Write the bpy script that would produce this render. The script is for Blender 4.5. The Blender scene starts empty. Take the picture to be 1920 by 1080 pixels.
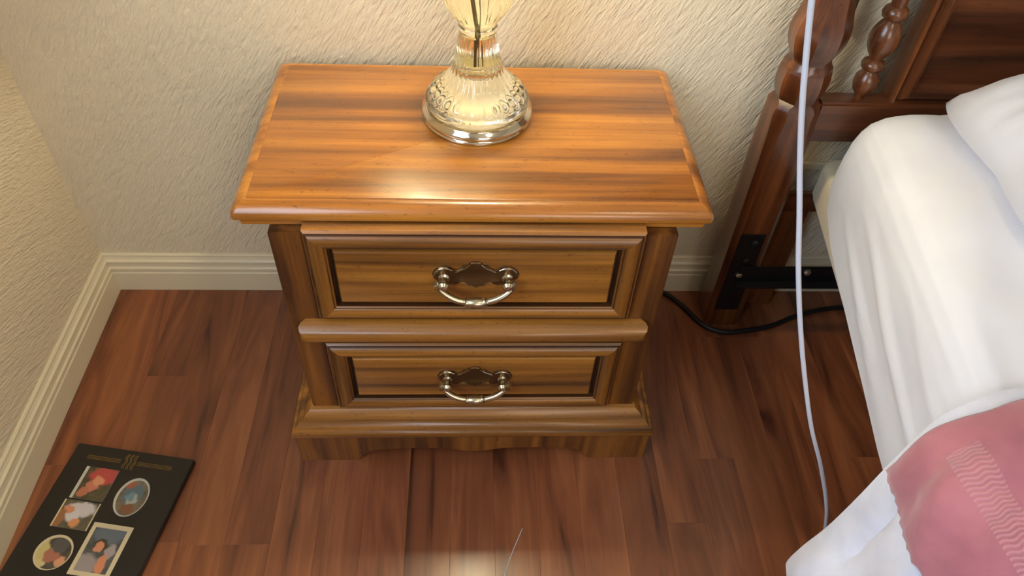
import bpy, bmesh, math, random
from mathutils import Vector, Matrix, noise
random.seed(7)
S = bpy.context.scene
COL = S.collection

# ------------------------------------------------------------ camera
PITCH, YAW, ROLL = 0.8166, 0.0785, 0.0600
cp, sp, cy, sy = math.cos(PITCH), math.sin(PITCH), math.cos(YAW), math.sin(YAW)
fw = Vector((sy*cp, cy*cp, -sp)); rt = Vector((cy, -sy, 0)); upv = rt.cross(fw)
cr, sr = math.cos(ROLL), math.sin(ROLL)
r2 = cr*rt + sr*upv; u2 = -sr*rt + cr*upv
cam = bpy.data.cameras.new('camera'); co = bpy.data.objects.new('camera', cam); COL.objects.link(co)
M = Matrix((r2, u2, -fw)).transposed().to_4x4(); M.translation = Vector((-0.006, -1.1816, 1.257))
co.matrix_world = M
cam.sensor_width = 36; cam.lens = 36*1412.0/1920; cam.clip_start = 0.01
S.camera = co

# ------------------------------------------------------------ world, lights, exposure
W = bpy.data.worlds.new('world'); S.world = W; W.use_nodes = True
bg = W.node_tree.nodes['Background']; bg.inputs[0].default_value = (0.62, 0.75, 1.0, 1); bg.inputs[1].default_value = 1.0

def area(name, loc, target, sx, sy_, power, color):
    l = bpy.data.lights.new(name, 'AREA'); l.shape = 'RECTANGLE'; l.size = sx; l.size_y = sy_; l.energy = power; l.color = color
    o = bpy.data.objects.new(name, l); COL.objects.link(o); o.location = loc
    o.rotation_euler = (Vector(target)-Vector(loc)).to_track_quat('-Z', 'Y').to_euler(); return o
area('window_daylight', (-0.90, -1.45, 1.5), (0.6, -1.15, 0.7), 1.1, 1.1, 30, (0.68, 0.84, 1.0))
area('front_fill_light', (.8, -3.52, 1.5), (.8, 0, .9), 1.2, 1.2, 22, (1.0, .92, .80))  # added ambient fill from the front, no known source there
area('ceiling_fill_light', (0.9, -1.9, 2.36), (0.9, -1.9, 0), 0.35, 0.35, 7, (1.0, 0.86, 0.66))  # added warm ambient fill from overhead, source unseen
def point(name, loc, power, color, r):
    l = bpy.data.lights.new(name, 'POINT'); l.energy = power; l.color = color; l.shadow_soft_size = r
    o = bpy.data.objects.new(name, l); COL.objects.link(o); o.location = loc; return o
LAMP = Vector((0.002, -0.178, 0.582))
point('lamp_bulb_light', (LAMP.x, LAMP.y, 1.16), 40.0, (1.0, 0.87, 0.56), 0.035)
vs = S.view_settings; vs.view_transform = 'Standard'; vs.look = 'None'; vs.exposure = 0.0; vs.gamma = 1.0
vs.use_curve_mapping = False

# ------------------------------------------------------------ helpers
def obj(name, bm, m, parent=None, smooth=False, loc=None, recalc=True):
    if recalc: bmesh.ops.recalc_face_normals(bm, faces=bm.faces[:])
    me = bpy.data.meshes.new(name); bm.to_mesh(me); bm.free()
    if smooth:
        for p in me.polygons: p.use_smooth = True
        if smooth != 'all': me.set_sharp_from_angle(angle=math.radians(38))
    if m: me.materials.append(m)
    o = bpy.data.objects.new(name, me); COL.objects.link(o)
    if parent: o.parent = parent
    if loc: o.location = loc
    return o
def empty(name, loc=(0, 0, 0)):
    o = bpy.data.objects.new(name, None); COL.objects.link(o); o.location = loc; o.empty_display_size = .05; return o
def tag(o, label=None, cat=None, group=None, kind=None):
    if label: o['label'] = label
    if cat: o['category'] = cat
    if group: o['group'] = group
    if kind: o['kind'] = kind
    return o
def box(bm, x0, x1, y0, y1, z0, z1, bev=0, seg=2):
    r = bmesh.ops.create_cube(bm, size=1)
    for v in r['verts']:
        v.co = Vector(((x0+x1)/2+v.co.x*(x1-x0), (y0+y1)/2+v.co.y*(y1-y0), (z0+z1)/2+v.co.z*(z1-z0)))
    if bev:
        es = {e for v in r['verts'] for e in v.link_edges}
        bmesh.ops.bevel(bm, geom=list(es), offset=bev, segments=seg, affect='EDGES', clamp_overlap=True)
    return bm
def nb(): return bmesh.new()
def loops(bm, ls, cap0=True, cap1=True, closed=True):
    vs_ = [[bm.verts.new(p) for p in l] for l in ls]
    n = len(vs_[0])
    for a, b in zip(vs_, vs_[1:]):
        for i in range(n if closed else n-1):
            j = (i+1) % n
            bm.faces.new((a[i], a[j], b[j], b[i]))
    if cap0: bm.faces.new(vs_[0])
    if cap1: bm.faces.new(vs_[-1])
    return bm
def lathe(bm, prof, c=(0, 0, 0), n=48, mod=None, rot=0.0):
    ls = []
    for r, z in prof:
        l = []
        for i in range(n):
            a = 2*math.pi*i/n + rot
            rr = max(r, 1e-4)*(1 if mod is None else mod(a, z))
            l.append((c[0]+rr*math.cos(a), c[1]+rr*math.sin(a), c[2]+z))
        ls.append(l)
    return loops(bm, ls)
def rect_loop(x0, x1, z0, z1, y): return [(x0, y, z0), (x1, y, z0), (x1, y, z1), (x0, y, z1)]
def relief(bm, x0, x1, z0, z1, prof, capfirst=False, caplast=True):
    """nested rectangles facing -y: prof = (inset, y)"""
    return loops(bm, [rect_loop(x0+i, x1-i, z0+i, z1-i, y) for i, y in prof], capfirst, caplast)
def smooth_path(pts, n=8):
    P = [Vector(p) for p in pts]; P = [P[0]*2-P[1]]+P+[P[-1]*2-P[-2]]; out = []
    for i in range(1, len(P)-2):
        for k in range(n):
            t = k/n; a, b, c, d = P[i-1:i+3]
            out.append(.5*((2*b)+(-a+c)*t+(2*a-5*b+4*c-d)*t*t+(-a+3*b-3*c+d)*t**3))
    out.append(P[-2]); return out
def tube(bm, pts, rad, n=10):
    P = [Vector(p) for p in pts]; ls = []; up_ = None
    for i, p in enumerate(P):
        t = (P[min(i+1, len(P)-1)]-P[max(i-1, 0)]).normalized()
        if up_ is None: up_ = t.orthogonal().normalized()
        up_ = (up_ - t*up_.dot(t)).normalized(); s = t.cross(up_)
        r = rad(i/(len(P)-1)) if callable(rad) else rad
        ls.append([p+r*(math.cos(2*math.pi*k/n)*up_+math.sin(2*math.pi*k/n)*s) for k in range(n)])
    return loops(bm, ls)
def interp(xs, ys, x):
    if x <= xs[0]: return ys[0]
    for a, b, c, d in zip(xs, xs[1:], ys, ys[1:]):
        if x <= b: return c+(d-c)*(x-a)/(b-a)
    return ys[-1]

# ------------------------------------------------------------ materials
def mat(name, col=(.8, .8, .8), rough=.5, metal=0.0, **kw):
    m = bpy.data.materials.new(name); m.use_nodes = True
    p = m.node_tree.nodes['Principled BSDF']
    p.inputs['Base Color'].default_value = (*col, 1); p.inputs['Roughness'].default_value = rough; p.inputs['Metallic'].default_value = metal
    for k, v in kw.items(): p.inputs[k.replace('_', ' ')].default_value = v
    return m
class NT:
    def __init__(s, m): s.t = m.node_tree; s.p = s.t.nodes['Principled BSDF']
    def n(s, typ, **kw):
        x = s.t.nodes.new(typ)
        for k, v in kw.items():
            if k.startswith('i_'): x.inputs[k[2:].replace('_', ' ')].default_value = v
            else: setattr(x, k, v)
        return x
    def l(s, a, b): s.t.links.new(a, b)
    def coords(s, scale=(1, 1, 1), rot=(0, 0, 0), kind='Object', rnd=0, warp=0):
        c = s.n('ShaderNodeTexCoord'); src = c.outputs[kind]
        if rnd:
            oi = s.n('ShaderNodeObjectInfo'); mu = s.n('ShaderNodeMath', operation='MULTIPLY'); mu.inputs[1].default_value = rnd
            s.l(oi.outputs['Random'], mu.inputs[0]); ad = s.n('ShaderNodeVectorMath', operation='ADD')
            s.l(src, ad.inputs[0]); s.l(mu.outputs[0], ad.inputs[1]); src = ad.outputs[0]
        mp = s.n('ShaderNodeMapping'); mp.inputs['Scale'].default_value = scale; mp.inputs['Rotation'].default_value = rot
        s.l(src, mp.inputs[0]); return mp.outputs[0]
    def noise(s, vec, scale=1, detail=4, rough=.55, dist=0):
        x = s.n('ShaderNodeTexNoise', i_Scale=scale, i_Detail=detail, i_Roughness=rough, i_Distortion=dist); s.l(vec, x.inputs['Vector']); return x.outputs['Fac']
    def ramp(s, fac, stops):
        r = s.n('ShaderNodeValToRGB'); e = r.color_ramp.elements
        while len(e) < len(stops): e.new(.5)
        for q, (pos, c) in zip(e, stops): q.position = pos; q.color = (*c, 1)
        s.l(fac, r.inputs[0]); return r.outputs[0]
    def mix(s, a, b, fac, mode='MIX'):
        x = s.n('ShaderNodeMix', data_type='RGBA', blend_type=mode)
        for sock, v in ((x.inputs[0], fac), (x.inputs[6], a), (x.inputs[7], b)):
            if hasattr(v, 'is_linked') or hasattr(v, 'node'): s.l(v, sock)
            else: sock.default_value = (*v, 1) if isinstance(v, tuple) else v
        return x.outputs[2]
    def bump(s, h, strength=.3, dist=.002):
        b = s.n('ShaderNodeBump'); b.inputs['Strength'].default_value = strength; b.inputs['Distance'].default_value = dist
        s.l(h, b.inputs['Height']); s.l(b.outputs[0], s.p.inputs['Normal']); return b
    def base(s, c): s.l(c, s.p.inputs['Base Color'])

def wood(name, dark, mid, light, axis='x', band=22, rough=.3, coat=.5, warp=.6, contrast=.16, rnd=3.7):
    m = mat(name, mid, rough); t = NT(m)
    m.node_tree.nodes['Principled BSDF'].inputs['Coat Weight'].default_value = coat
    m.node_tree.nodes['Principled BSDF'].inputs['Coat Roughness'].default_value = .16
    def sc(a, b): return {'x': (a, b, b), 'y': (b, a, b), 'z': (b, b, a)}[axis]
    big = t.noise(t.coords(sc(1.3, band), rnd=rnd), 1, 3, .5, warp)
    c1 = t.ramp(big, [(.5-contrast, dark), (.5, mid), (.5+contrast, light)])
    fine = t.noise(t.coords(sc(7, 260), rnd=rnd), 1, 3, .6, .2)
    c2 = t.ramp(fine, [(.3, (.62, .58, .55)), (.6, (1, 1, 1))])
    fk = t.noise(t.coords(sc(70, 230), rnd=rnd), 1, 2, .7, 1.0)
    c3 = t.ramp(fk, [(.30, (.45, .38, .34)), (.38, (1, 1, 1))])
    t.base(t.mix(t.mix(c1, c2, .65, 'MULTIPLY'), c3, .7, 'MULTIPLY'))
    t.bump(fine, .12, .0006)
    return m
def srgb(r, g, b):
    f = lambda v: ((v/255+.055)/1.055)**2.4 if v > 10 else v/255/12.92
    return (f(r), f(g), f(b))
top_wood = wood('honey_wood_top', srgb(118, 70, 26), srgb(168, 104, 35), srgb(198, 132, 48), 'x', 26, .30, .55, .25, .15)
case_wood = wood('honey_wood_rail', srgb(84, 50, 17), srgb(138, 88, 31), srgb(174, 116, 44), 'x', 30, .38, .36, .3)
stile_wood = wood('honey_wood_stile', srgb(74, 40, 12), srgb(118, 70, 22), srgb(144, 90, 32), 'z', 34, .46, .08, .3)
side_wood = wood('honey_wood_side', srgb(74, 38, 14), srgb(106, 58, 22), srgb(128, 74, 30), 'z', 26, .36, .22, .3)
bed_wood_v = wood('walnut_vertical', srgb(70, 36, 18), srgb(104, 58, 30), srgb(128, 76, 40), 'z', 30, .28, .5, .6)
bed_wood_h = wood('walnut_horizontal', srgb(66, 34, 18), srgb(98, 54, 30), srgb(116, 66, 36), 'x', 20, .3, .4, .6)
groove_m = mat('dark_groove_brown', srgb(36, 17, 8), .5)  # flat dark brown for groove lines, drawer recesses and rails

def wall_mat(name, col, along, across, sa=52, sc=230):
    """painted stipple whose ridges run along one slanting direction of the wall"""
    m = mat(name, col, .62); t = NT(m); c = t.n('ShaderNodeTexCoord')
    def dot(v, k):
        d = t.n('ShaderNodeVectorMath', operation='DOT_PRODUCT'); t.l(c.outputs['Object'], d.inputs[0]); d.inputs[1].default_value = tuple(x*k for x in v); return d.outputs['Value']
    def comb(k):
        x = t.n('ShaderNodeCombineXYZ'); t.l(dot(along, sa*k), x.inputs[0]); t.l(dot(across, sc*k), x.inputs[1]); return x.outputs[0]
    h = t.noise(comb(1), 1, 3, .6, .4); h2 = t.noise(comb(.42), 1, 2, .5, .4)
    mx = t.n('ShaderNodeMath', operation='MULTIPLY_ADD'); t.l(h, mx.inputs[0]); mx.inputs[1].default_value = 1.1; t.l(h2, mx.inputs[2])
    t.bump(mx.outputs[0], .9, .0036)
    return m
PAINT = srgb(226, 214, 190)
wall_back_m = wall_mat('stippled_paint_back', PAINT, (.50, 0, .866), (.866, 0, -.50))
wall_left_m = wall_mat('stippled_paint_side', PAINT, (.30, .93, -.36), (.30, .36, .93))
ceil_m = mat('ceiling_paint', srgb(226, 220, 206), .9)
base_m = mat('cream_gloss_trim_paint', srgb(224, 214, 188), .35, Coat_Weight=.2)

def plank_mat():
    m = mat('laminate_plank', (.2, .08, .04), .33); t = NT(m)
    t.p.inputs['Coat Weight'].default_value = .3; t.p.inputs['Coat Roughness'].default_value = .2
    a = t.noise(t.coords((15, 1.8, 10), rnd=31), 1, 3, .55, 1.5)
    c = t.ramp(a, [(.30, srgb(72, 38, 24)), (.41, srgb(118, 67, 42)), (.55, srgb(138, 82, 51)), (.72, srgb(158, 98, 60))])
    f = t.noise(t.coords((240, 7, 60), rnd=31), 1, 3, .6)
    c = t.mix(c, t.ramp(f, [(.3, (.78, .75, .73)), (.6, (1, 1, 1))]), .6, 'MULTIPLY')
    oi = t.n('ShaderNodeObjectInfo')
    tone = t.ramp(oi.outputs['Random'], [(0, (.80, .76, .75)), (.35, (1.0, .95, .93)), (.7, (.90, .88, .86)), (1, (1.1, 1.08, 1.02))])
    t.base(t.mix(c, tone, 1.0, 'MULTIPLY')); t.bump(f, .1, .0004)
    return m
plank_m = plank_mat()
sub_m = mat('dark_underlay', srgb(38, 20, 14), .9)

def cloth(name, col, scale=900, strength=.25, rough=.9, col2=None, soft=6, dist=.0015):
    m = mat(name, col, rough); t = NT(m); t.p.inputs['Sheen Weight'].default_value = .25
    w = t.noise(t.coords((scale, scale, scale)), 1, 2, .6)
    s_ = t.noise(t.coords((soft, soft, soft)), 1, 3, .55)
    ad = t.n('ShaderNodeMath', operation='MULTIPLY_ADD'); t.l(w, ad.inputs[0]); ad.inputs[1].default_value = .3; t.l(s_, ad.inputs[2])
    t.bump(ad.outputs[0], strength, dist)
    if col2: t.base(t.ramp(s_, [(.35, col2), (.65, col)]))
    return m
sheet_m = cloth('white_cotton_sheet', srgb(226, 228, 238), col2=srgb(219, 221, 232))
quilt_m = cloth('white_quilt', srgb(222, 224, 238), col2=srgb(208, 212, 230), soft=14, strength=.4, dist=.004)
pillow_m = cloth('white_pillowcase', srgb(228, 230, 238))
spring_m = cloth('beige_ticking', srgb(206, 194, 166), scale=500)
def towel_mat():
    m = mat('pink_terry', srgb(184, 122, 136), .95); t = NT(m); t.p.inputs['Sheen Weight'].default_value = .4
    c = t.n('ShaderNodeTexCoord'); sep = t.n('ShaderNodeSeparateXYZ'); t.l(c.outputs['UV'], sep.inputs[0])
    # u = metres along the bed, v = metres across from the hanging edge
    def mt(op, a, b):
        x = t.n('ShaderNodeMath', operation=op)
        for i, v in enumerate((a, b)):
            if isinstance(v, (int, float)): x.inputs[i].default_value = v
            else: t.l(v, x.inputs[i])
        return x.outputs[0]
    wig = mt('MULTIPLY', mt('SINE', mt('MULTIPLY', sep.outputs[1], 2*math.pi/.016), 0), .0013)
    wave = mt('SINE', mt('MULTIPLY', mt('ADD', sep.outputs[0], wig), 2*math.pi/.0050), 0)
    d = mt('ABSOLUTE', mt('SUBTRACT', sep.outputs[1], .096), 0)
    inb = mt('MULTIPLY', mt('LESS_THAN', d, .0145), mt('GREATER_THAN', sep.outputs[0], .062))
    fuzz = t.noise(t.coords((420, 420, 420)), 1, 3, .7)
    h = t.n('ShaderNodeMix', data_type='FLOAT'); t.l(inb, h.inputs[0]); t.l(fuzz, h.inputs[2]); t.l(wave, h.inputs[3])
    t.bump(h.outputs[0], .5, .0014)
    big = t.noise(t.coords((9, 9, 9)), 1, 3, .6)
    cc = t.ramp(big, [(.35, srgb(156, 92, 108)), (.65, srgb(182, 114, 124))])
    light = t.n('ShaderNodeMath', operation='MULTIPLY_ADD'); t.l(wave, light.inputs[0]); light.inputs[1].default_value = .5; light.inputs[2].default_value = .5
    fac = mt('MULTIPLY', light.outputs[0], mt('MULTIPLY', inb, .42))
    t.base(t.mix(cc, srgb(214, 156, 160), fac)); return m
towel_m = towel_mat()
steel_m = mat('black_painted_steel', srgb(15, 16, 19), .5, .2)
bolt_m = mat('zinc_bolt', srgb(190, 185, 165), .35, .9)
cord_white = mat('grey_white_cord', srgb(196, 200, 212), .4)
cord_black = mat('black_cord', srgb(14, 13, 16), .5)
brass_m = mat('antique_brass', srgb(112, 84, 56), .34, .9)
nickel_m = mat('worn_nickel_brass', srgb(196, 186, 160), .24, 1.0)
chrome_m = mat('polished_silver_base', srgb(226, 218, 200), .10, 1.0)
rod_m = mat('dark_lamp_rod', srgb(110, 98, 60), .35, .8)
glass_m = mat('lead_crystal', srgb(255, 249, 226), .06, 0, Transmission_Weight=1.0, IOR=1.50)  # yellow tint puts the warm lamp glow into the glass colour
shade_m = mat('cream_lampshade', srgb(244, 232, 204), .9, 0, Transmission_Weight=0)
def make_shade():
    t = shade_m.node_tree; t.nodes.clear()
    o = t.nodes.new('ShaderNodeOutputMaterial'); d = t.nodes.new('ShaderNodeBsdfDiffuse'); tr = t.nodes.new('ShaderNodeBsdfTranslucent'); mx = t.nodes.new('ShaderNodeMixShader')
    d.inputs[0].default_value = (.9, .8, .62, 1); tr.inputs[0].default_value = (.9, .78, .55, 1); mx.inputs[0].default_value = .5
    t.links.new(d.outputs[0], mx.inputs[1]); t.links.new(tr.outputs[0], mx.inputs[2]); t.links.new(mx.outputs[0], o.inputs[0])
make_shade()
bulb_m = mat('lit_bulb', (1, .9, .7), .4, 0, Emission_Color=(1, .78, .45, 1), Emission_Strength=6.0)
pane_m = bpy.data.materials.new('window_pane'); pane_m.use_nodes = True
def make_pane():
    t = pane_m.node_tree; t.nodes.clear()
    o = t.nodes.new('ShaderNodeOutputMaterial'); a = t.nodes.new('ShaderNodeBsdfTransparent'); g = t.nodes.new('ShaderNodeBsdfGlossy'); mx = t.nodes.new('ShaderNodeMixShader')
    g.inputs['Roughness'].default_value = .02; mx.inputs[0].default_value = .05
    t.links.new(a.outputs[0], mx.inputs[1]); t.links.new(g.outputs[0], mx.inputs[2]); t.links.new(mx.outputs[0], o.inputs[0])
make_pane()

# ------------------------------------------------------------ room shell
XL, XR, YB, YF, ZC = -0.796, 2.75, 0.0, -3.4, 2.45
T = .10
floor = obj('floor', box(nb(), XL-T, XR+T, YF-T, YB+T, -.06, -.011), sub_m); tag(floor, kind='structure')
PW = .077; X0 = .035
rows = range(int(math.floor((XL-X0)/PW)), int(math.ceil((XR-X0)/PW)))
mesh_cache = {}
def plank(x0, x1, y0, y1):
    key = (round(x1-x0, 3), round(y1-y0, 3))
    if key not in mesh_cache:
        w, l = key; bm = nb(); box(bm, 0, w, 0, l, -.010, 0)
        es = [e for e in bm.edges if all(v.co.z > -.001 for v in e.verts)]
        bmesh.ops.bevel(bm, geom=es, offset=.0004, segments=1, affect='EDGES')
        me = bpy.data.meshes.new('plank'); bm.to_mesh(me); bm.free(); me.materials.append(plank_m); mesh_cache[key] = me
    o = bpy.data.objects.new('plank', mesh_cache[key]); COL.objects.link(o); o.parent = floor; o.location = (x0, y0, 0)
forced = {-6: [-.607], -7: [-.607], 4: [-.579], -9: [-.25], 0: [-.93], -3: [-.78]}
for r in rows:
    x0 = max(X0+r*PW, XL); x1 = min(X0+(r+1)*PW, XR)
    if x1-x0 < .004: continue
    js = forced.get(r)
    y = js[0] if js else -random.choice([.15, .3, .45, .6, .75])
    if r in (-2, -1, 1, 2, 3, -4, -5): y = -random.choice([.12, .22, .32])
    cuts = [0.0, y]
    while cuts[-1] > YF:
        cuts.append(max(YF, cuts[-1]-random.choice([.8, .9, 1.05, 1.2])))
    for a, b in zip(cuts, cuts[1:]):
        if a-b > .02: plank(x0+.0001, x1-.0001, b+.0001, a-.0001)
def struct(name, bm, m, **k):
    o = obj(name, bm, m, **k); tag(o, kind='structure'); return o
struct('wall_back', box(nb(), XL-T, XR+T, YB, YB+T, -.06, ZC+T), wall_back_m)
FX0, FX1 = .15, 1.45
bm = nb()
for b in ((XL-T, FX0, -.06, ZC+T), (FX1, XR+T, -.06, ZC+T), (FX0, FX1, -.06, .85), (FX0, FX1, 2.15, ZC+T)):
    box(bm, b[0], b[1], YF-T, YF, b[2], b[3])
struct('wall_front', bm, wall_left_m)
bm = nb()
box(bm, FX0, FX0+.05, YF-.07, YF+.015, .85, 2.15); box(bm, FX1-.05, FX1, YF-.07, YF+.015, .85, 2.15)
box(bm, FX0+.05, FX1-.05, YF-.07, YF+.015, .85, .90); box(bm, FX0+.05, FX1-.05, YF-.07, YF+.015, 2.10, 2.15)
box(bm, .78, .82, YF-.05, YF-.02, .90, 2.10)
fill_win = obj('fill_window', bm, base_m); tag(fill_win, kind='structure')  # unseen window added to go with the front fill light
obj('window_pane', box(nb(), FX0+.05, FX1-.05, YF-.040, YF-.036, .90, 2.10), pane_m, fill_win)
struct('wall_right', box(nb(), XR, XR+T, YF, YB, -.06, ZC+T), wall_left_m)
WY0, WY1, WZ0, WZ1 = -2.05, -.85, .9, 2.1
bm = nb()
for b in ((WY1, YB, -.06, ZC+T), (YF, WY0, -.06, ZC+T), (WY0, WY1, -.06, WZ0), (WY0, WY1, WZ1, ZC+T)):
    box(bm, XL-T, XL, *b)
struct('wall_left', bm, wall_left_m)
struct('ceiling', box(nb(), XL, XR, YF, YB, ZC, ZC+T), ceil_m)
win = obj('window_1', (lambda b: (box(b, XL-.07, XL+.015, WY0, WY0+.05, WZ0, WZ1), box(b, XL-.07, XL+.015, WY1-.05, WY1, WZ0, WZ1),
    box(b, XL-.07, XL+.015, WY0+.05, WY1-.05, WZ0, WZ0+.05), box(b, XL-.07, XL+.015, WY0+.05, WY1-.05, WZ1-.05, WZ1),
    box(b, XL-.05, XL-.02, (WY0+WY1)/2-.02, (WY0+WY1)/2+.02, WZ0+.05, WZ1-.05), b)[-1])(nb()), base_m)
tag(win, kind='structure')
obj('window_pane', box(nb(), XL-.04, XL-.036, WY0+.05, WY1-.05, WZ0+.05, WZ1-.05), pane_m, win)

# baseboards: (distance out from the wall, height)
BP = [(0, 0), (.0125, 0), (.0125, .052), (.0105, .0545), (.0105, .058), (.0125, .0605), (.0125, .066), (.0095, .0695), (.0085, .077), (.0105, .080), (.0105, .085),
      (.0070, .089), (.0050, .095), (.0050, .099), (.003, .102), (0, .102)]
def bboard(name, a, b, inward, ma, mb):
    """a,b end points on the wall; mitred at the ends where ma/mb are set"""
    a = Vector(a); b = Vector(b); d = (b-a).normalized(); n = Vector(inward); ls = []
    for base, k in ((a, ma), (b, -mb)):
        ls.append([base + n*o + d*(o*k) + Vector((0, 0, z)) for o, z in BP])
    struct(name, loops(nb(), ls), base_m)
bboard('baseboard_back', (XL, YB, 0), (XR, YB, 0), (0, -1, 0), 1, 1)
bboard('baseboard_left', (XL, YB, 0), (XL, YF, 0), (1, 0, 0), 1, 1)
bboard('baseboard_right', (XR, YB, 0), (XR, YF, 0), (-1, 0, 0), 1, 1)
bboard('baseboard_front', (XL, YF, 0), (XR, YF, 0), (0, 1, 0), 1, 1)
struct('trim_1', box(nb(), .60, 2.2, -.010, 0, .350, .367, .003), base_m)

# ceiling lamp (unseen, added for warm ambient light)
cl = empty('added_ceiling_lamp', (.9, -1.9, ZC)); tag(cl, 'round white flush ceiling lamp added above the foot of the bed for warm fill', 'ceiling lamp')
obj('lamp_plate', lathe(nb(), [(0, 0), (.14, 0), (.14, -.02), (0, -.02)], n=32), base_m, cl, True)

# ------------------------------------------------------------ nightstand
ns = empty('nightstand', (0, -.21, 0))
tag(ns, 'honey-brown wooden two-drawer nightstand with moulded top against the wall', 'nightstand')
def part(name, bm, m, parent=ns, smooth=False):
    bmesh.ops.translate(bm, verts=bm.verts[:], vec=(0, .21, 0))
    return obj(name, bm, m, parent, smooth)
def rrect(x0, x1, y0, y1, z, rb, rf, n=4):
    pts = []
    for cx, cy_, r, a0 in ((x1-rf, y0+rf, rf, -90), (x1-rb, y1-rb, rb, 0), (x0+rb, y1-rb, rb, 90), (x0+rf, y0+rf, rf, 180)):
        for k in range(n+1):
            a = math.radians(a0+90*k/n); pts.append((cx+r*math.cos(a), cy_+r*math.sin(a), z))
    return pts
TX, TY0, TY1 = .3335, -.404, -.020
ls = []
for off, z in ((.030, .5435), (.0105, .5435), (.0085, .5455), (.0085, .5515), (.0105, .5530), (.0165, .5535), (.0165, .5560), (.004, .5565), (.0005, .5595), (0, .563), (.0005, .568), (.003, .5725), (.0075, .5765), (.0125, .5795),
               (.0165, .581), (.0185, .5812)):
    ls.append(rrect(-TX+off, TX-off, TY0+off, TY1-off, z, max(.014-off*.5, .004), max(.006-off*.3, .002)))
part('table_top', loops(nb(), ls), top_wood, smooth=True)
# thin recessed line round the top, then the field
ls = [rrect(-TX+o, TX-o, TY0+o, TY1-o, z, .006, .003) for o, z in ((.0184, .5790), (.0184, .5796), (.0212, .5796), (.0212, .5792))]
part('groove_line', loops(nb(), ls), groove_m)
ls = [rrect(-TX+o, TX-o, TY0+o, TY1-o, z, .006, .003) for o, z in ((.0208, .5788), (.0208, .5812), (.0222, .5822))]
part('top_field', loops(nb(), ls), top_wood, smooth=True)
CX, FY, BY = .286, -.411, -.03
for s in (-1, 1):
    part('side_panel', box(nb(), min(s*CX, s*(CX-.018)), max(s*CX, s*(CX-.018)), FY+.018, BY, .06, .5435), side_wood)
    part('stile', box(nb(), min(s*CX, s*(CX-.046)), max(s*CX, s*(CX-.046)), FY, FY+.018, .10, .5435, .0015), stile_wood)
part('back_panel', box(nb(), -CX+.018, CX-.018, BY-.006, BY, .06, .5435), side_wood)
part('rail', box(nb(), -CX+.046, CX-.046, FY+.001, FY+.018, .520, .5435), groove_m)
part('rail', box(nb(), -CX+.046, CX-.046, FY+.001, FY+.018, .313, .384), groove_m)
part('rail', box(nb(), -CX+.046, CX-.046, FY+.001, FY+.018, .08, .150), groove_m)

def batwing():
    pts = [(0, .030), (.007, .029), (.011, .022), (.017, .0225), (.022, .017), (.029, .0125), (.034, .0175), (.041, .021), (.050, .0205), (.058, .015), (.0625, .006), (.0605, -.003),
           (.053, -.010), (.046, -.009), (.041, -.014), (.033, -.017), (.026, -.0135), (.018, -.0125), (.012, -.019), (.005, -.020), (0, -.0235)]
    full = pts + [(-x, z) for x, z in reversed(pts[1:-1])]
    return full
def make_handle(drawer, zc, ysurf, sc=1.0):
    """backplate with pierced lobes, two posts and a curved bail"""
    out = batwing(); c = Vector((0, ysurf+.21, zc))
    P = lambda x, y, z: Vector((x*sc, y, z*sc)) + c
    n = len(out); bm = nb()
    sh = lambda k: [(x*k, z*k+.002*(1-k)) for x, z in out]
    loops(bm, [[P(x, 0, z) for x, z in out], [P(x, -.0018, z) for x, z in out], [P(x, -.0032, z) for x, z in sh(.95)], [P(x, -.0022, z) for x, z in sh(.86)]])
    pl = obj('backplate', bm, brass_m, drawer, True)
    # bright raised scroll beads along the plate
    bm = nb()
    for s in (-1, 1):
        tube(bm, smooth_path([P(s*x, -.0036, z) for x, z in ((.008, .0265), (.013, .0205), (.021, .0155), (.029, .0105))], 4), .0009, 6)
        tube(bm, smooth_path([P(s*x, -.0036, z) for x, z in ((.034, .0145), (.042, .0185), (.051, .0175), (.058, .011), (.060, .004))], 4), .0010, 6)
    obj('scroll_edge', bm, nickel_m, drawer, True)
    for s in (-1, 1):
        bm = nb(); lathe(bm, [(0, 0), (.0085, 0), (.0085, .003), (.0055, .005), (.005, .013), (.0075, .016), (.008, .020), (.005, .024), (0, .025)], n=18)
        bmesh.ops.rotate(bm, verts=bm.verts[:], matrix=Matrix.Rotation(math.radians(90), 3, 'X'))
        bmesh.ops.translate(bm, verts=bm.verts[:], vec=P(s*.046, -.0015, -.001))
        obj('handle_post', bm, nickel_m, drawer, True)
    path = smooth_path([P(x, y, z) for x, y, z in ((-.056, -.015, .003), (-.052, -.018, -.008), (-.042, -.022, -.017), (-.029, -.025, -.0235), (-.014, -.026, -.0275), (0, -.0265, -.0285),
        (.014, -.026, -.0275), (.029, -.025, -.0235), (.042, -.022, -.017), (.052, -.018, -.008), (.056, -.015, .003))], 9)
    def rad(t):
        d = abs(t-.5)*2
        r = .0040+.0014*math.sin(math.pi*min(1, d*1.15))
        if d < .17: r = .0088*(1-.22*(d/.17)**2)
        elif d < .23: r = .0062
        for k in (.19, .82, .93):
            if abs(d-k) < .018: r = .0078 if k < .5 else .0074
        return r*sc
    bail = obj('bail_pull', tube(nb(), path, rad, 12), nickel_m, drawer, True)

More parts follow.
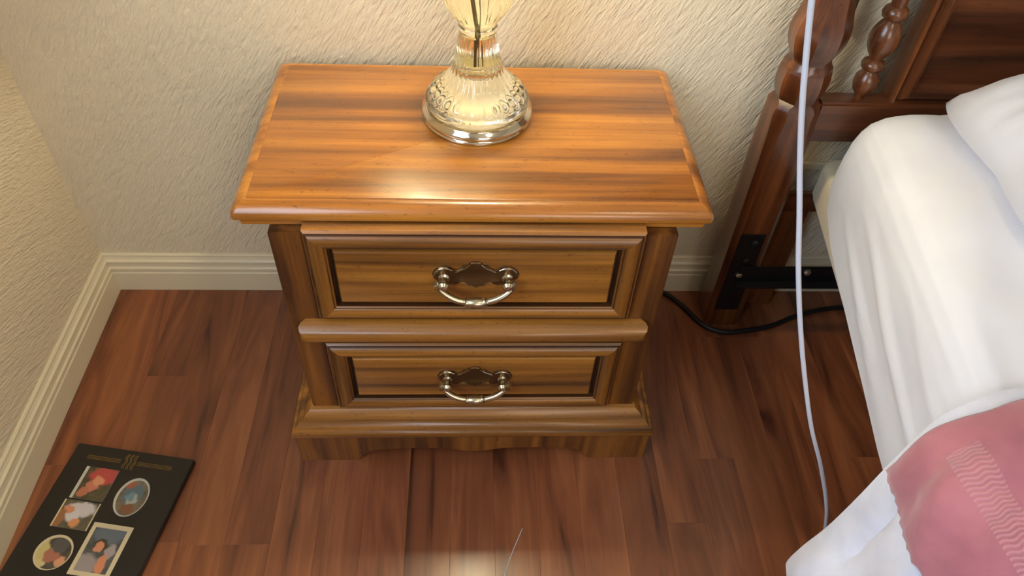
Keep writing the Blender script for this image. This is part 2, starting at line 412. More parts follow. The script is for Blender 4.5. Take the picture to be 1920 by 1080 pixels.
frame_wood_v = wood('honey_wood_frame_upright', srgb(84, 50, 17), srgb(138, 88, 31), srgb(170, 112, 43), 'z', 30, .38, .22, .3)
dark_band_m = wood('dark_band_wood', srgb(52, 28, 10), srgb(74, 42, 16), srgb(92, 54, 22), 'x', 30, .4, .2, .3)  # darker wood tone for a few narrow bands of the drawer frame
def mitre_sharp(o):
    for e in o.data.edges:
        if e.vertices[0] % 4 == e.vertices[1] % 4: e.use_edge_sharp = True
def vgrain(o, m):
    o.data.materials.append(m); o.data.materials.append(dark_band_m); mitre_sharp(o)
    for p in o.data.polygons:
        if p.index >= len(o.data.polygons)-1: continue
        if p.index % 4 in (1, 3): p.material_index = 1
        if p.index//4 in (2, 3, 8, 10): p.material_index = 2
def make_drawer(z0, z1, hz, iz0, iz1):
    fr = nb()
    prof = [(0, FY+.016), (0, FY-.010), (.003, FY-.0135), (.0055, FY-.0135), (.0065, FY-.0155), (.011, FY-.0185), (.018, FY-.0195), (.0245, FY-.0175), (.0265, FY-.0150), (.0285, FY-.0155), (.0305, FY-.0135), (.0312, FY-.004)]
    relief(fr, -.237, .237, z0, z1, prof)
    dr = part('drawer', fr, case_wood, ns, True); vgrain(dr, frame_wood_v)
    bm = nb(); relief(bm, -.237+.0315, .237-.0315, z0+.0315, z1-.0315, [(0, FY-.0038), (0, FY-.0042), (.004, FY-.0042)])
    part('drawer_groove', bm, groove_m, dr)
    bm = nb(); i = .037; relief(bm, -.237+i, .237-i, z0+i, z1-i, [(0, FY-.004), (0, FY-.009), (.0025, FY-.0125), (.006, FY-.0132)])
    part('drawer_panel', bm, case_wood, dr, True)
    make_handle(dr, hz, FY-.0132)
    return dr
make_drawer(.377, .5575, .4735, 0, 0)
make_drawer(.139, .3155, .2285, 0, 0)
bm = nb()
loops(bm, [[(-x, y, z0), (x, y, z0), (x, y, z1), (-x, y, z1)] for x, z0, z1, y in
    ((.262, .326, .3640, FY), (.269, .327, .3630, FY-.008), (.2715, .330, .3600, FY-.014), (.270, .333, .3560, FY-.020), (.264, .337, .351, FY-.0255), (.256, .341, .347, FY-.0275))])
part('middle_moulding', bm, case_wood, ns, True)
# base moulding swept round front and both sides
def usweep(prof, xh, yf, yb):
    ls = []
    for o, z in prof:
        ls.append((o, z))
    cols = []
    for px, py, sx, sy_ in ((-xh, yb, -1, 0), (-xh, yf, -1, -1), (xh, yf, 1, -1), (xh, yb, 1, 0)):
        cols.append([(px+sx*o, py+sy_*o, z) for o, z in ls])
    return loops(nb(), cols)
part('base_moulding', usweep([(-.02, .128), (.001, .128), (.004, .1265), (.006, .1225), (.013, .1185), (.0165, .112), (.018, .1095), (.024, .1075), (.0295, .1015), (.031, .0985), (.036, .0965), (.0385, .093), (.0385, .083), (.036, .079), (.034, .076), (-.02, .076)], CX, FY, BY), case_wood, ns, True)
# scalloped plinth
def apron(half, feet, t, h, zc_):
    n = 72; fr = []; 
    def zz(x):
        a = abs(x)
        if a > feet: return 0.0
        u = (feet-a)/.040
        if u < 1: return .034*(math.sin(u*math.pi/2)**.8)
        return .034+.005*math.sin(min(1, (feet-.04-a)/.06)*math.pi/2) - .012*math.exp(-(a/.042)**2)
    xs = sorted(set([-half, half, -feet, feet]+[half*(2*i/n-1) for i in range(n+1)]))
    return [(x, zz(x)) for x in xs]
bm = nb(); pts = apron(CX+.034, .216, .018, .08, 0)
y0 = FY-.034
a = [bm.verts.new((x, y0, z)) for x, z in pts]; b = [bm.verts.new((x, y0, .080)) for x, z in pts]
c = [bm.verts.new((x, y0+.018, z)) for x, z in pts]; d = [bm.verts.new((x, y0+.018, .080)) for x, z in pts]
for i in range(len(pts)-1):
    bm.faces.new((a[i], a[i+1], b[i+1], b[i])); bm.faces.new((c[i], d[i], d[i+1], c[i+1]))
    bm.faces.new((a[i], c[i], c[i+1], a[i+1])); bm.faces.new((b[i], b[i+1], d[i+1], d[i]))
bm.faces.new((a[0], b[0], d[0], c[0])); bm.faces.new((a[-1], c[-1], d[-1], b[-1]))
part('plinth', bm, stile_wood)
for s in (-1, 1):
    xo = s*(CX+.034); xi = s*(CX+.016); bm = nb()
    ys = [FY-.016+(BY-FY+.016)*i/30 for i in range(31)]
    def zs(y):
        u = min(y-(FY-.016), BY-y)-.07
        return 0 if u < 0 else min(.036, .036*math.sin(min(1, u/.04)*math.pi/2))
    loops(bm, [[(xo, y, zs(y)), (xo, y, .080), (xi, y, .080), (xi, y, zs(y))] for y in ys])
    part('side_plinth', bm, stile_wood)

# ------------------------------------------------------------ lamp
lamp = empty('table_lamp', LAMP); tag(lamp, 'cut crystal table lamp with silver ring base standing on the nightstand top', 'lamp')
obj('base_ring', lathe(nb(), [(0, .0003), (.080, .0003), (.0835, .002), (.0835, .004), (.0820, .0055), (.0830, .0070), (.0855, .0095), (.0862, .0125), (.0845, .0165), (.0805, .0195), (.0795, .0215), (.074, .0225), (0, .0225)], n=96), chrome_m, lamp, True)
obj('brightening_disc', lathe(nb(), [(0, .0227), (.066, .0227), (.066, .0237), (0, .0237)], n=64), mat('cream_brightening_disc', srgb(246, 236, 196), .6, 0), lamp, True)  # pale disc added under the glass to brighten it
NR = 26
def flute(a, z):
    k = min(1, max(0, (z-.036)/.012))
    fade = min(1, max(0, (.150-z)/.03))
    return 1 + .035*k*fade*(abs(math.sin(a*NR/2+z*9))-.5)
foot = [(0, .024), (.0765, .024), (.0790, .0265), (.0795, .031), (.0785, .0345), (.0745, .037), (.0735, .0395), (.0725, .044), (.068, .049), (.060, .0545), (.052, .061), (.0445, .070), (.0385, .081), (.0345, .094), (.0315, .108), (.0295, .122), (.0280, .134), (.0265, .140), (.0, .141)]
def dens(prof, k=3):
    out = []
    for (a, b), (c, d) in zip(prof, prof[1:]):
        for i in range(k): out.append((a+(c-a)*i/k, b+(d-b)*i/k))
    return out+[prof[-1]]
obj('glass_foot', lathe(nb(), dens(foot[1:-1], 2), n=180, mod=flute), glass_m, lamp, True)
def facet(a, z):
    return 1 + .03*(abs(math.sin(a*NR/2 + (z-.14)*14))-.5)*min(1, max(0, (z-.150)/.02))
body = [(.022, .1415), (.0275, .144), (.0285, .149), (.0265, .153), (.0285, .157), (.0330, .164), (.039, .172), (.045, .182), (.051, .194), (.057, .210), (.063, .230), (.0675, .252), (.069, .275), (.066, .300), (.059, .325), (.048, .348), (.036, .365), (.028, .378), (.026, .388), (.022, .392)]
obj('glass_body', lathe(nb(), dens(body, 2), n=180, mod=facet), glass_m, lamp, True)
obj('lamp_rod', lathe(nb(), [(0, .088), (.0026, .088), (.0026, .405), (0, .405)], n=12), rod_m, lamp, True)
obj('neck_collar', lathe(nb(), [(0, .3925), (.024, .3925), (.026, .397), (.020, .404), (.012, .410), (.012, .43), (.018, .435), (.018, .49), (.012, .495), (0, .495)], n=32), chrome_m, lamp, True)
obj('bulb', lathe(nb(), [(0, .4955), (.013, .4955), (.014, .515), (.026, .54), (.030, .56), (.026, .582), (.012, .596), (0, .599)], n=24), bulb_m, lamp, True).visible_shadow = True
bm = nb(); ls = [[(r*math.cos(2*math.pi*i/64), r*math.sin(2*math.pi*i/64), z) for i in range(64)] for r, z in ((.165, .47), (.115, .72))]
loops(bm, ls, False, False)
obj('lamp_shade', bm, shade_m, lamp, 'all')
# harp-and-spider that carries the shade
bm = nb()
for k in range(3):
    a = math.radians(120*k+20); tube(bm, [(0, 0, .70), (.118*math.cos(a), .118*math.sin(a), .70)], .0015, 6)
for s in (-1, 1): tube(bm, smooth_path([(s*.016, 0, .435), (s*.045, 0, .50), (s*.052, 0, .58), (s*.03, 0, .67), (0, 0, .70)], 6), .0015, 6)
obj('shade_harp', bm, chrome_m, lamp)

# ------------------------------------------------------------ bed: headboard with its steel frame
bed = empty('bed', (1.35, -.075, 0))
tag(bed, 'dark walnut turned-post bed headboard on a black steel frame by the wall', 'bed')
def bpart(name, bm, m, parent=None, smooth=False):
    bmesh.ops.translate(bm, verts=bm.verts[:], vec=(-1.35, .075, 0)); return obj(name, bm, m, parent or bed, smooth)
def octa(h, ch, cx, cy_, z):
    return [(cx+a*h, cy_+b*h, z) if False else (cx+p, cy_+q, z) for p, q in
            ((-h, -h+ch), (-h+ch, -h), (h-ch, -h), (h, -h+ch), (h, h-ch), (h-ch, h), (-h+ch, h), (-h, h-ch))]
def post(cx):
    cy_ = -.075; ls = []
    K = .586
    prof = [(0, .040, .012), (.44, .040, .012), (.50, .040, .014), (.535, .040, .018), (.548, .039, .39), (.556, .035, .41), (.562, .0345, K), (.568, .037, K), (.578, .039, K), (.590, .0405, K), (.602, .0405, K), (.614, .039, K), (.624, .0375, K), (.631, .033, K),
            (.636, .032, K), (.641, .034, K), (.652, .039, K), (.664, .0425, K), (.678, .044, K), (.694, .043, K), (.715, .038, K), (.74, .033, K), (.78, .028, K), (.82, .026, K), (.835, .034, K), (.85, .034, K), (.862, .028, K), (.88, .04, .3), (.90, .040, .012*1), (1.08, .040, .012),
            (1.09, .03, K), (1.10, .026, K), (1.12, .038, K), (1.15, .042, K), (1.18, .036, K), (1.21, .018, K), (1.225, .006, K)]
    for z, h, c in prof:
        ch = c*h if c >= .1 else c
        ls.append(octa(h, ch, cx, cy_, z))
    bm = loops(nb(), ls)
    return bpart('bedpost', bm, bed_wood_v, smooth=True)
PX = (.550, 2.150)
for x in PX: post(x)
Y0h, Y1h = -.095, -.055
bm = nb(); box(bm, .588, 2.112, Y0h, Y1h, .478, .558, .004)
bpart('lower_rail', bm, bed_wood_h)
bm = nb(); box(bm, .588, 2.112, Y0h, Y1h, 1.00, 1.06, .004)
bpart('upper_rail', bm, bed_wood_h)
bm = nb(); box(bm, .588, 2.112, -.062, -.045, .285, .330, .003)
bpart('lower_stretcher', bm, bed_wood_h)
for x in (.632, 2.068):
    bpart('rear_leg', box(nb(), x-.042, x+.042, -.052, -.030, 0, .285, .002), bed_wood_v)
sp = [(0, .558), (.008, .558), (.010, .566), (.017, .574), (.0205, .586), (.0195, .598), (.013, .608), (.011, .6105), (.0175, .615), (.0195, .621), (.0175, .627), (.011, .6315), (.0115, .635), (.017, .643), (.023, .655), (.0245, .668), (.0225, .682), (.016, .695), (.012, .700), (.0185, .705), (.0205, .712), (.0185, .719), (.012, .724)]
sp = sp + [(r, 1.558-z) for r, z in reversed(sp)]
for x in (.662, 2.038):
    bpart('spindle', lathe(nb(), sp, (x, -.072, 0), n=24), bed_wood_v, smooth=True)
bm = nb()
relief(bm, .712, 1.988, .545, 1.005, [(0, -.045), (0, -.078), (.002, -.084), (.006, -.087), (.010, -.084), (.012, -.078), (.014, -.078), (.016, -.083), (.024, -.092), (.031, -.088), (.034, -.080), (.038, -.066)], True, True)
hp = bpart('headboard_panel', bm, bed_wood_h, smooth=True)
hp.data.materials.append(bed_wood_v); mitre_sharp(hp)
for p in hp.data.polygons:
    if abs(p.normal.z) < .5 and (p.center.x < -.60 or p.center.x > .60): p.material_index = 1
# steel: bracket plate on the front of the post, cross bar, side rails, legs
for s, x in ((-1, PX[0]), (1, PX[1])):
    br = bpart('bracket_plate', box(nb(), x-.030, x+.020 if s < 0 else x+.030, -.1185, -.1155, .055, .275, .001), steel_m)
    for dz, dx in ((.165, -.006), (.205, -.002), (.255, .002)):
        bm = nb(); lathe(bm, [(0, 0), (.0075, 0), (.0075, .004), (.004, .006), (0, .006)], n=6)
        bmesh.ops.rotate(bm, verts=bm.verts[:], matrix=Matrix.Rotation(math.radians(90), 3, 'X'))
        bmesh.ops.translate(bm, verts=bm.verts[:], vec=(x+dx, -.1183, dz))
        bpart('bolt', bm, bolt_m if dz < .2 else steel_m, br)
bm = nb(); box(bm, PX[0]-.01, PX[1]+.01, -.123, -.119, .145, .190, .001); box(bm, PX[0]-.01, PX[1]+.01, -.140, -.123, .145, .149)
bar = bpart('steel_cross_bar', bm, steel_m)
bm = nb(); lathe(bm, [(0, 0), (.008, 0), (.008, .004), (.0045, .0065), (0, .007)], n=6)
bmesh.ops.rotate(bm, verts=bm.verts[:], matrix=Matrix.Rotation(math.radians(90), 3, 'X'))
bmesh.ops.translate(bm, verts=bm.verts[:], vec=(.682, -.1232, .178)); bpart('bolt', bm, bolt_m, bar)
BO = Vector((.6585, -.0300, 0)); BL = Vector((-.125, -.9921, 0)); BW = Vector((.9921, -.125, 0))
def bp(w, l, z): return BO+BW*w+BL*l+Vector((0, 0, z))
def skewbox(bm, w0, w1, l0, l1, z0, z1):
    return loops(bm, [[bp(w0, l, z0), bp(w1, l, z0), bp(w1, l, z1), bp(w0, l, z1)] for l in (l0, l1)])
for w in (.42, .93):
    bpart('steel_side_rail', skewbox(nb(), w, w+.035, .10, 1.92, .27, .329), steel_m)
    for l in (.35, 1.70):
        bpart('steel_leg', skewbox(nb(), w+.003, w+.03, l, l+.03, 0, .27), steel_m)

# ------------------------------------------------------------ box spring, sheeted mattress, pillows
bm = nb()
def rr2(w0, w1, l0, l1, r, z, n=6):
    pts = []
    for cw, cl_, a0 in ((w1-r, l0+r, -90), (w1-r, l1-r, 0), (w0+r, l1-r, 90), (w0+r, l0+r, 180)):
        for k in range(n+1):
            a = math.radians(a0+90*k/n); pts.append(bp(cw+r*math.cos(a), cl_+r*math.sin(a), z))
    return pts
loops(bm, [rr2(o, 1.37-o, .012+o, 1.93-o, .035, z) for o, z in ((.012, .330), (.003, .333), (0, .342), (0, .400), (.004, .408), (.014, .412))])
tag(obj('box_spring', bm, spring_m, smooth='all'), 'beige fabric box spring showing below the white sheet', 'box spring')

def fbm(x, y, s=1.0): return noise.fractal(Vector((x*s, y*s, 3.3)), .8, 2.1, 4, noise_basis='PERLIN_ORIGINAL')
def sheet_surface():
    bm = nb(); NL, grid = 150, []
    L0, L1 = .085, 1.95
    # cross profile (w, z) : w measured from the left side line
    prof = [(-.004, None), (-.006, .40), (-.009, .44), (-.010, .48), (-.008, .515), (-.002, .540), (.008, .557), (.028, .569), (.07, .581), (.13, .592), (.20, .602), (.30, .606), (.45, .609), (.685, .610)]
    prof = prof + [(1.37-w, z) for w, z in reversed(prof[:-1])]
    # densify
    P = []
    for i in range(len(prof)-1):
        k = 5 if i < 9 or i > len(prof)-11 else 5
        for j in range(k):
            t = j/k; (a, b), (c, d) = prof[i], prof[i+1]; P.append((i+t, a+(c-a)*t, b, d, t))
    P.append((len(prof)-1, prof[-1][0], None, None, 0))
    for li in range(NL+1):
        u = (li/NL)
        l = L0+(L1-L0)*(u**1.25)
        hem = interp([.085, .13, .20, .30, .40, .50, .60, 2], [.392, .376, .354, .343, .336, .330, .322, .32], l)
        row = []
        e = min(1, (l-L0)/.07); rnd = 1-math.sqrt(max(0, 1-(1-e)**2))    # rounding of the head end
        for k, w, b, d, t in P:
            zb = hem if b is None else b; zd = hem if d is None else d
            z = zb+(zd-zb)*t
            ww = w
            dep = 1 if .0 < 0 else 0
            # head end rounding: pull the top down and the side in
            inn = rnd*.034
            wl = min(max(0, w), 1.37-max(0, w))
            zf = min(1, max(0, (z-.40)/.2))
            z -= rnd*.045*zf
            ww += inn*(1-min(1, wl/.2))*(1 if w < .685 else -1)*(.4+.6*zf)
            # folds: soft draping ridges on the hanging side, wrinkles on top
            side = 1 if w < .05 else 0
            sidef = max(0, 1-abs(wl)/.06)
            lo = max(0, min(1, (.53-z)/.10))
            f = math.sin((z*82.0 + l*17.0) + 2.4*fbm(l*1.1, z*1.5))
            f = (max(0, f)**1.5)*min(1, max(.15, (z-hem)/.06))*(.55+.45*math.sin(l*5.0))
            amp = .0105*sidef*min(1, max(0, (l-.20)/.20))*lo
            ww += (-amp*f+.003*sidef)*(1 if w < .685 else -1)
            topf = min(1, wl/.05)
            z += topf*(.014*fbm(l*2.0-w*1.0, w*3.6+l*2.2)+.010*max(0, math.sin(26*(w*.85+l*.35)+3*fbm(l, w)))**3*min(1, max(0, (l-.12)/.2))*max(0, 1-w/.5))
            row.append(bm.verts.new(bp(ww, l, z)))
        grid.append(row)
    for a, b in zip(grid, grid[1:]):
        for i in range(len(a)-1): bm.faces.new((a[i], a[i+1], b[i+1], b[i]))
    # turn the head end down to the box spring
    first = grid[0]; prev = first
    for k in (1, 2, 3):
        t = k/3; nr = []
        for v in first:
            zt = v.co.z; z = zt+(.385-zt)*t if zt > .385 else zt
            nr.append(bm.verts.new((v.co.x, v.co.y+.010*math.sin(t*math.pi*.5), z)))
        for i in range(len(nr)-1): bm.faces.new((prev[i], nr[i], nr[i+1], prev[i+1]))
        prev = nr
    bmesh.ops.remove_doubles(bm, verts=bm.verts[:], dist=.0002)
    bmesh.ops.triangulate(bm, faces=[f for f in bm.faces if len(f.verts) > 4])
    return bm
sh = obj('bed_sheet', sheet_surface(), sheet_m, smooth='all')
tag(sh, 'white cotton sheet stretched over the mattress, hanging on the near side', 'sheet')

def pillow(cw, cl_, w, l, h, z, rot, label):
    bm = nb(); N = 40; top = []; bot = []
    def sh_(u, v):
        k = (max(0, 1-abs(u)**2.6)*max(0, 1-abs(v)**2.6))**.42
        return k
    for i in range(N+1):
        a, b = [], []
        for j in range(N+1):
            u, v = 2*i/N-1, 2*j/N-1
            pin = 1-.07*(1-abs(u))*abs(v)**3 - .0
            pin2 = 1-.07*(1-abs(v))*abs(u)**3
            x, y = u*w/2*pin2*math.sqrt(1-.16*v**4), v*l/2*pin*math.sqrt(1-.16*u**4)
            k = sh_(u, v); wr = .020*fbm(u*2.2+cw, v*2.2)+.010*math.sin(9*u+6*v+4*fbm(u, v))
            X = x*math.cos(rot)-y*math.sin(rot); Y = x*math.sin(rot)+y*math.cos(rot)
            a.append(bm.verts.new(bp(cw+X, cl_+Y, z+h*.16+k*(h*.84+wr))))
            b.append(bm.verts.new(bp(cw+X, cl_+Y, z+h*.16-k*h*.14)))
        top.append(a); bot.append(b)
    for G, f in ((top, 1), (bot, -1)):
        for i in range(N):
            for j in range(N):
                q = (G[i][j], G[i+1][j], G[i+1][j+1], G[i][j+1]); bm.faces.new(q if f > 0 else q[::-1])
    bmesh.ops.remove_doubles(bm, verts=bm.verts[:], dist=.0005)
    o = obj('pillow', bm, pillow_m, smooth='all'); tag(o, label, 'pillow'); return o
pillow(.415, .285, .64, .40, .14, .592, -.10, 'plump white pillow near the headboard above the mattress corner')
pillow(1.07, .29, .56, .42, .15, .598, -.05, 'white pillow on the far side of the bed beyond the first pillow')

# ------------------------------------------------------------ quilt and towel
EX = [(.430, -.763, .228), (.4255, -.757, .25), (.432, -.7565, .30), (.444, -.758, .36), (.457, -.755, .43), (.468, -.751, .50), (.479, -.748, .56), (.499, -.741, .594), (.533, -.734, .614), (.573, -.728, .625), (.66, -.722, .632), (.80, -.715, .637), (1.0, -.71, .638), (1.3, -.74, .638), (1.6, -.78, .636), (1.84, -.80, .62), (1.90, -.81, .56), (1.915, -.81, .45), (1.925, -.81, .30)]
EP = smooth_path(EX, 8)
AL = [0.0]
for a, b in zip(EP, EP[1:]): AL.append(AL[-1]+(b-a).length)
def epoint(t):
    if t <= 0: return EP[0]
    for i in range(len(AL)-1):
        if t <= AL[i+1]:
            k = (t-AL[i])/(AL[i+1]-AL[i]); return EP[i].lerp(EP[i+1], k)
    return EP[-1]
def quilt_pt(s, t, lift=0.0):
    p = epoint(t).copy(); q = epoint(t+.01)-epoint(t-.01 if t > .01 else 0); q.normalize()
    n = BL.cross(q); n = -n if n.dot(Vector((-1, 0, 1.2) if t < 1.0 else (1, 0, 1.2))) < 0 else n
    p = p + BL*s
    ins = min(1, s/.05)
    w = .016*fbm(s*3.6, t*3.2, 1.5) + .008*math.sin(21*s+9*t+5*fbm(s*1.7, t))
    w += .014*math.exp(-((s-(.115-.35*(t-.30)))/.030)**2)*math.exp(-((t-.36)/.08)**2) + .012*math.exp(-((s-(.30-.5*(t-.40)))/.040)**2)*math.exp(-((t-.48)/.12)**2)
    w += -.006*math.exp(-((s-.055)/.006)**2) * (1 if t < .28 else 0)
    drop = -.012*max(0, 1-s/.03)
    return p + n*(w*ins+drop*.6+lift)
TT = AL[-1]
bm = nb(); NS, NTT = 90, 150; G = []
ts = [TT*((i/NTT)**1.35) for i in range(NTT+1)]
ss = [1.28*((i/NS)**1.3) for i in range(NS+1)]
for s_ in ss:
    G.append([bm.verts.new(quilt_pt(s_, t)) for t in ts])
for a, b in zip(G, G[1:]):
    for i in range(NTT): bm.faces.new((a[i], a[i+1], b[i+1], b[i]))
q = obj('quilt', bm, quilt_m, smooth='all'); tag(q, 'white quilt folded over the bed with its edge hanging down the near side', 'quilt')
md = q.modifiers.new('thick', 'SOLIDIFY'); md.thickness = .022; md.offset = -1
md = q.modifiers.new('soft', 'BEVEL'); md.width = .006; md.segments = 3; md.limit_method = 'ANGLE'; md.angle_limit = math.radians(60)
# towel lies on the quilt
bm = nb(); uvl = bm.loops.layers.uv.new('UVMap'); T0 = .268+.018
NS, NTT = 110, 150; G = []; UV = {}
for i in range(NS+1):
    row = []
    for j in range(NTT+1):
        v = .80*(j/NTT)**1.2; s0 = interp([0, .05, .10, .2, .8], [.012, .020, .024, .030, .03], v)+.003*math.sin(v*60)
        s_ = s0+(.62-s0)*(i/NS)**1.1
        te = T0+v + .0018*math.sin(s_*420)*(1-min(1, j/3)) + .19*max(0, s_-.02)*max(0, 1-v/.5)
        p = bm.verts.new(quilt_pt(s_, te, .0035+.0025*min(1, j/4)*min(1, i/4))); UV[p] = (s_, v); row.append(p)
    G.append(row)
for a, b in zip(G, G[1:]):
    for i in range(NTT):
        f = bm.faces.new((a[i], a[i+1], b[i+1], b[i]))
        for lp in f.loops: lp[uvl].uv = UV[lp.vert]
tw = obj('towel', bm, towel_m, smooth='all'); tag(tw, 'dusty pink towel with a wavy woven border lying on the white quilt', 'towel')
md = tw.modifiers.new('thick', 'SOLIDIFY'); md.thickness = .0045; md.offset = 1

# ------------------------------------------------------------ cords, plug, thread
cpts = [(.255, -.60, 2.44), (.235, -.60, 1.8), (.243, -.61, 1.25), (.261, -.62, .99), (.279, -.63, .899), (.311, -.64, .786), (.351, -.66, .651), (.418, -.68, .47), (.509, -.69, .256), (.560, -.68, .10), (.60, -.66, .012), (.66, -.60, .005), (.75, -.62, .005)]
def camray(px, py, y):
    d = fw + r2*((px-960)/1412) - u2*((py-540)/1412); c0 = M.translation; return c0 + d*((y-c0.y)/d.y)
mid = [(1522, 0, -.62), (1512, 100, -.622), (1504, 200, -.625), (1500, 300, -.63), (1499, 400, -.64), (1497, 500, -.65), (1500, 600, -.66), (1508, 700, -.67), (1521, 800, -.68), (1540, 880, -.685), (1550, 962, -.69)]
pts = [Vector((.30, -.60, 2.44)), Vector((.268, -.60, 1.9)), Vector((.252, -.60, 1.45)), Vector((.250, -.603, 1.22)), camray(1541, -160, -.612), camray(1532, -80, -.617)] + [camray(*m) for m in mid] + [Vector(p) for p in cpts[9:]]
tag(obj('hanging_cord', tube(nb(), smooth_path(pts, 6), .0027, 10), cord_white, smooth='all'), 'thin pale grey cord hanging down between the nightstand and the bed', 'cord')
pts = [(.30, -.022, .006), (.40, -.021, .006), (.435, -.025, .006), (.470, -.065, .006), (.503, -.118, .006), (.545, -.140, .006), (.60, -.136, .006), (.66, -.122, .006), (.72, -.095, .006), (.80, -.072, .006), (.95, -.06, .006), (1.1, -.05, .006)]
tag(obj('power_cable', tube(nb(), smooth_path(pts, 8), .0055, 10), cord_black, smooth='all'), 'black power cable curving over the floor around the foot of the bedpost', 'cable')
pg = nb(); box(pg, .600, .626, -.022, 0, .680, .74, .004); pl = obj('wall_plug', pg, mat('dark_green_plastic', srgb(44, 54, 46), .4))
tag(pl, 'small dark green plug on the wall right behind the bedpost', 'plug')
obj('cord_end', lathe(nb(), [(0, 0), (.006, 0), (.0075, .006), (.006, .014), (0, .015)], (.614, -.012, .664), n=14), mat('ivory_plastic', srgb(200, 196, 170), .5), pl, True)
thr = [(.085, -.585, .001), (.065, -.63, .0012), (.052, -.665, .001), (.045, -.70, .001)]
tag(obj('thread', tube(nb(), smooth_path(thr, 6), .0007, 6), cord_white, smooth='all'), 'short pale thread lying on the bare floor in front of the nightstand', 'thread')

# ------------------------------------------------------------ collage frame leaning flat on the floor
fr = empty('photo_frame', (-.731, -.411, 0)); fr.rotation_euler = (0, 0, math.radians(-9.8))
tag(fr, 'black collage picture board with small photographs lying on the floor by the left wall', 'picture frame')
board_m = mat('black_matte_board', srgb(30, 26, 22), .42)
gold_m = mat('gold_ink', srgb(134, 108, 62), .4, .5)
FW, FL = .222, .400
obj('board', box(nb(), 0, FW, -FL, 0, .0005, .012, .0012), board_m, fr)
def ell(bm, cu, cv, ru, rv, z0, z1, n=40, rot=0):
    f = lambda r, z: [(cu+math.cos(a)*ru*r*math.cos(rot)-math.sin(a)*rv*r*math.sin(rot), -cv+math.cos(a)*ru*r*math.sin(rot)+math.sin(a)*rv*r*math.cos(rot), z) for a in [2*math.pi*i/n for i in range(n)]]
    return loops(bm, [f(1, z0), f(1, z1)])
def photo_mat(name, bgc, blobs, blur=.5):
    """blobs: (x, y, rx, ry, colour) in the print's own metres"""
    m = mat(name, bgc, .22); t = NT(m); c = t.n('ShaderNodeTexCoord')
    nz = t.n('ShaderNodeTexNoise', i_Scale=90.0, i_Detail=2.0); t.l(c.outputs['Object'], nz.inputs['Vector'])
    w = t.n('ShaderNodeVectorMath', operation='SCALE'); w.inputs['Scale'].default_value = .012
    sb = t.n('ShaderNodeVectorMath', operation='SUBTRACT'); sb.inputs[1].default_value = (.5, .5, .5); t.l(nz.outputs['Color'], sb.inputs[0]); t.l(sb.outputs[0], w.inputs[0])
    ad = t.n('ShaderNodeVectorMath', operation='ADD'); t.l(c.outputs['Object'], ad.inputs[0]); t.l(w.outputs[0], ad.inputs[1])
    nz2 = t.noise(c.outputs['Object'], 60, 3, .6)
    col = t.ramp(nz2, [(.3, tuple(v*.6 for v in bgc)), (.7, tuple(min(1, v*1.3) for v in bgc))])
    for x, y, rx, ry, cc in blobs:
        mp = t.n('ShaderNodeMapping', vector_type='TEXTURE'); mp.inputs['Location'].default_value = (x, y, 0); mp.inputs['Scale'].default_value = (rx, ry, 1)
        t.l(ad.outputs[0], mp.inputs[0]); fl = t.n('ShaderNodeVectorMath', operation='MULTIPLY'); fl.inputs[1].default_value = (1, 1, 0); t.l(mp.outputs[0], fl.inputs[0])
        ln = t.n('ShaderNodeVectorMath', operation='LENGTH'); t.l(fl.outputs[0], ln.inputs[0])
        mr = t.n('ShaderNodeMapRange'); mr.inputs['From Min'].default_value = 1.1; mr.inputs['From Max'].default_value = .8; t.l(ln.outputs['Value'], mr.inputs['Value'])
        col = t.mix(col, cc, mr.outputs[0])
    t.base(col); return m
skin = srgb(206, 140, 108)
def rprint(name, u0, u1, v0, v1, m, border=None, bc=None):
    bm = nb(); cu, cv = (u0+u1)/2, (v0+v1)/2; hu, hv = (u1-u0)/2, (v1-v0)/2
    if border is not None:
        b = nb(); box(b, -hu, hu, -hv, hv, .0122, .0130); ob = obj('photo_border', b, bc, fr); ob.location = (cu, -cv, 0)
        box(bm, -hu+border[0], hu-border[1], -hv+border[2], hv-border[3], .0131, .0135)
    else: box(bm, -hu, hu, -hv, hv, .0122, .0128)
    o = obj('photograph', bm, m, fr); o.location = (cu, -cv, 0); return o
cream = mat('cream_photo_border', srgb(206, 192, 158), .45); white = mat('white_photo_border', srgb(190, 188, 176), .45)
rprint('a', .040, .101, .043, .105, photo_mat('print_red', srgb(84, 76, 56), [(.012, .016, .030, .017, srgb(176, 74, 70)), (-.002, -.004, .012, .013, srgb(190, 116, 96)), (.004, .006, .010, .010, skin), (-.012, -.018, .009, .010, srgb(178, 110, 84))]), (.006, 0, 0, 0), white)
rprint('b', .036, .101, .1085, .159, photo_mat('print_white', srgb(96, 88, 70), [(.004, .010, .028, .014, srgb(196, 190, 190)), (-.006, -.002, .014, .012, srgb(200, 196, 200)), (-.016, .008, .009, .008, skin), (.004, -.014, .010, .009, srgb(206, 142, 96)), (-.024, -.010, .009, .018, srgb(150, 104, 70))]), (.003, .002, 0, 0), cream)
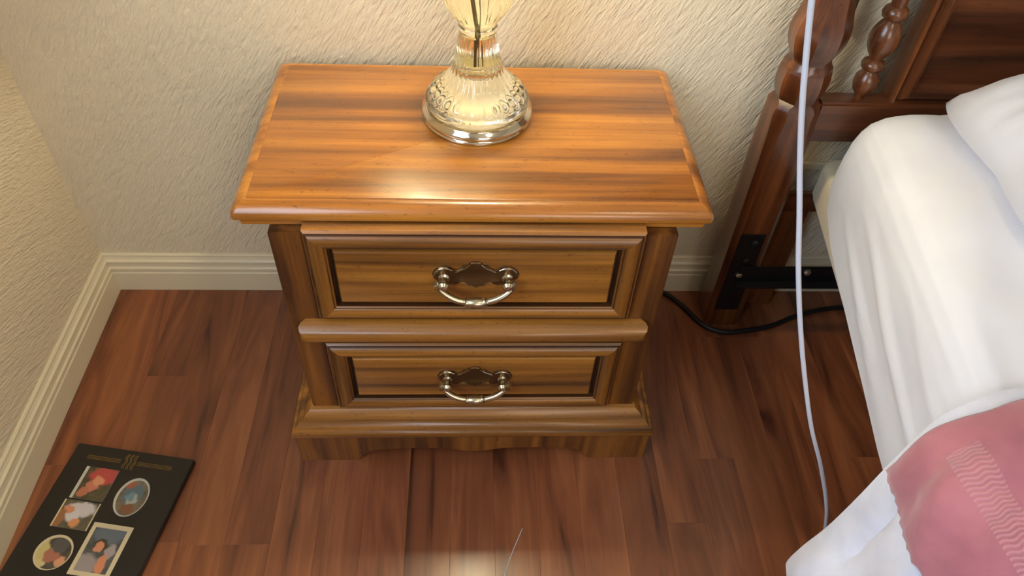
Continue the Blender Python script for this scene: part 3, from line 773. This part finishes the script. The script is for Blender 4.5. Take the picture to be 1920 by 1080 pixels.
rprint('c', .107, .177, .141, .232, photo_mat('print_couple', srgb(84, 86, 84), [(.004, .030, .030, .018, srgb(96, 106, 116)), (-.016, -.030, .024, .022, srgb(150, 142, 142)), (-.004, .008, .012, .012, srgb(70, 58, 44)), (-.006, .004, .008, .009, skin), (.016, .000, .009, .014, srgb(160, 150, 150)), (.012, -.022, .008, .018, srgb(204, 134, 100))]), (.0075, .0075, .0075, .0085), cream)
for nm, cu, cv, ru, rv, m, rm in (
    ('d', .146, .088, .0285, .037, photo_mat('print_oval', srgb(118, 104, 84), [(0, .004, .018, .022, srgb(92, 112, 120)), (.002, -.004, .010, .012, srgb(170, 168, 158)), (-.010, .022, .010, .008, srgb(160, 96, 74)), (.002, -.022, .012, .010, srgb(130, 88, 62)), (-.002, .0, .008, .008, srgb(112, 140, 150))]), white),
    ('e', .067, .2015, .031, .0305, photo_mat('print_round', srgb(80, 76, 68), [(-.020, -.004, .011, .026, srgb(196, 182, 124)), (-.014, -.022, .012, .009, srgb(206, 192, 140)), (0, -.006, .014, .014, srgb(168, 110, 90)), (.018, -.014, .008, .010, srgb(206, 150, 116)), (.006, .012, .014, .012, srgb(86, 84, 82))]), cream)):
    b = nb(); ell(b, 0, 0, ru, rv, .0122, .0128); o = obj('photo_border', b, rm, fr); o.location = (cu, -cv, 0)
    b = nb(); ell(b, .0015, .0015, ru-.0035, rv-.0035, .0129, .0133); o = obj('photograph', b, m, fr); o.location = (cu, -cv, 0)
rprint('f', .045, .105, .252, .315, photo_mat('print_grey', srgb(110, 104, 92), [(0, 0, .012, .016, skin), (.0, .018, .012, .008, srgb(60, 44, 34))]))
b = nb()
for v in (.0215, .0245, .0275):
    box(b, .030, .093, -v-.0005, -v+.0005, .0122, .0126); box(b, .125, .190, -v-.0005, -v+.0005, .0122, .0126)
obj('gold_line_ornament', b, gold_m, fr)
b = nb()
for k in range(3):
    x = .101+.008*k
    for e in (0, .0028):
        tube(b, smooth_path([(x+e+.0015, -.009, .0125), (x+e-.001, -.016, .0125), (x+e+.0018, -.024, .0125), (x+e-.0006, -.032, .0125), (x+e+.001, -.038, .0125)], 4), .0007, 6)
obj('gold_scroll_ornament', b, gold_m, fr)
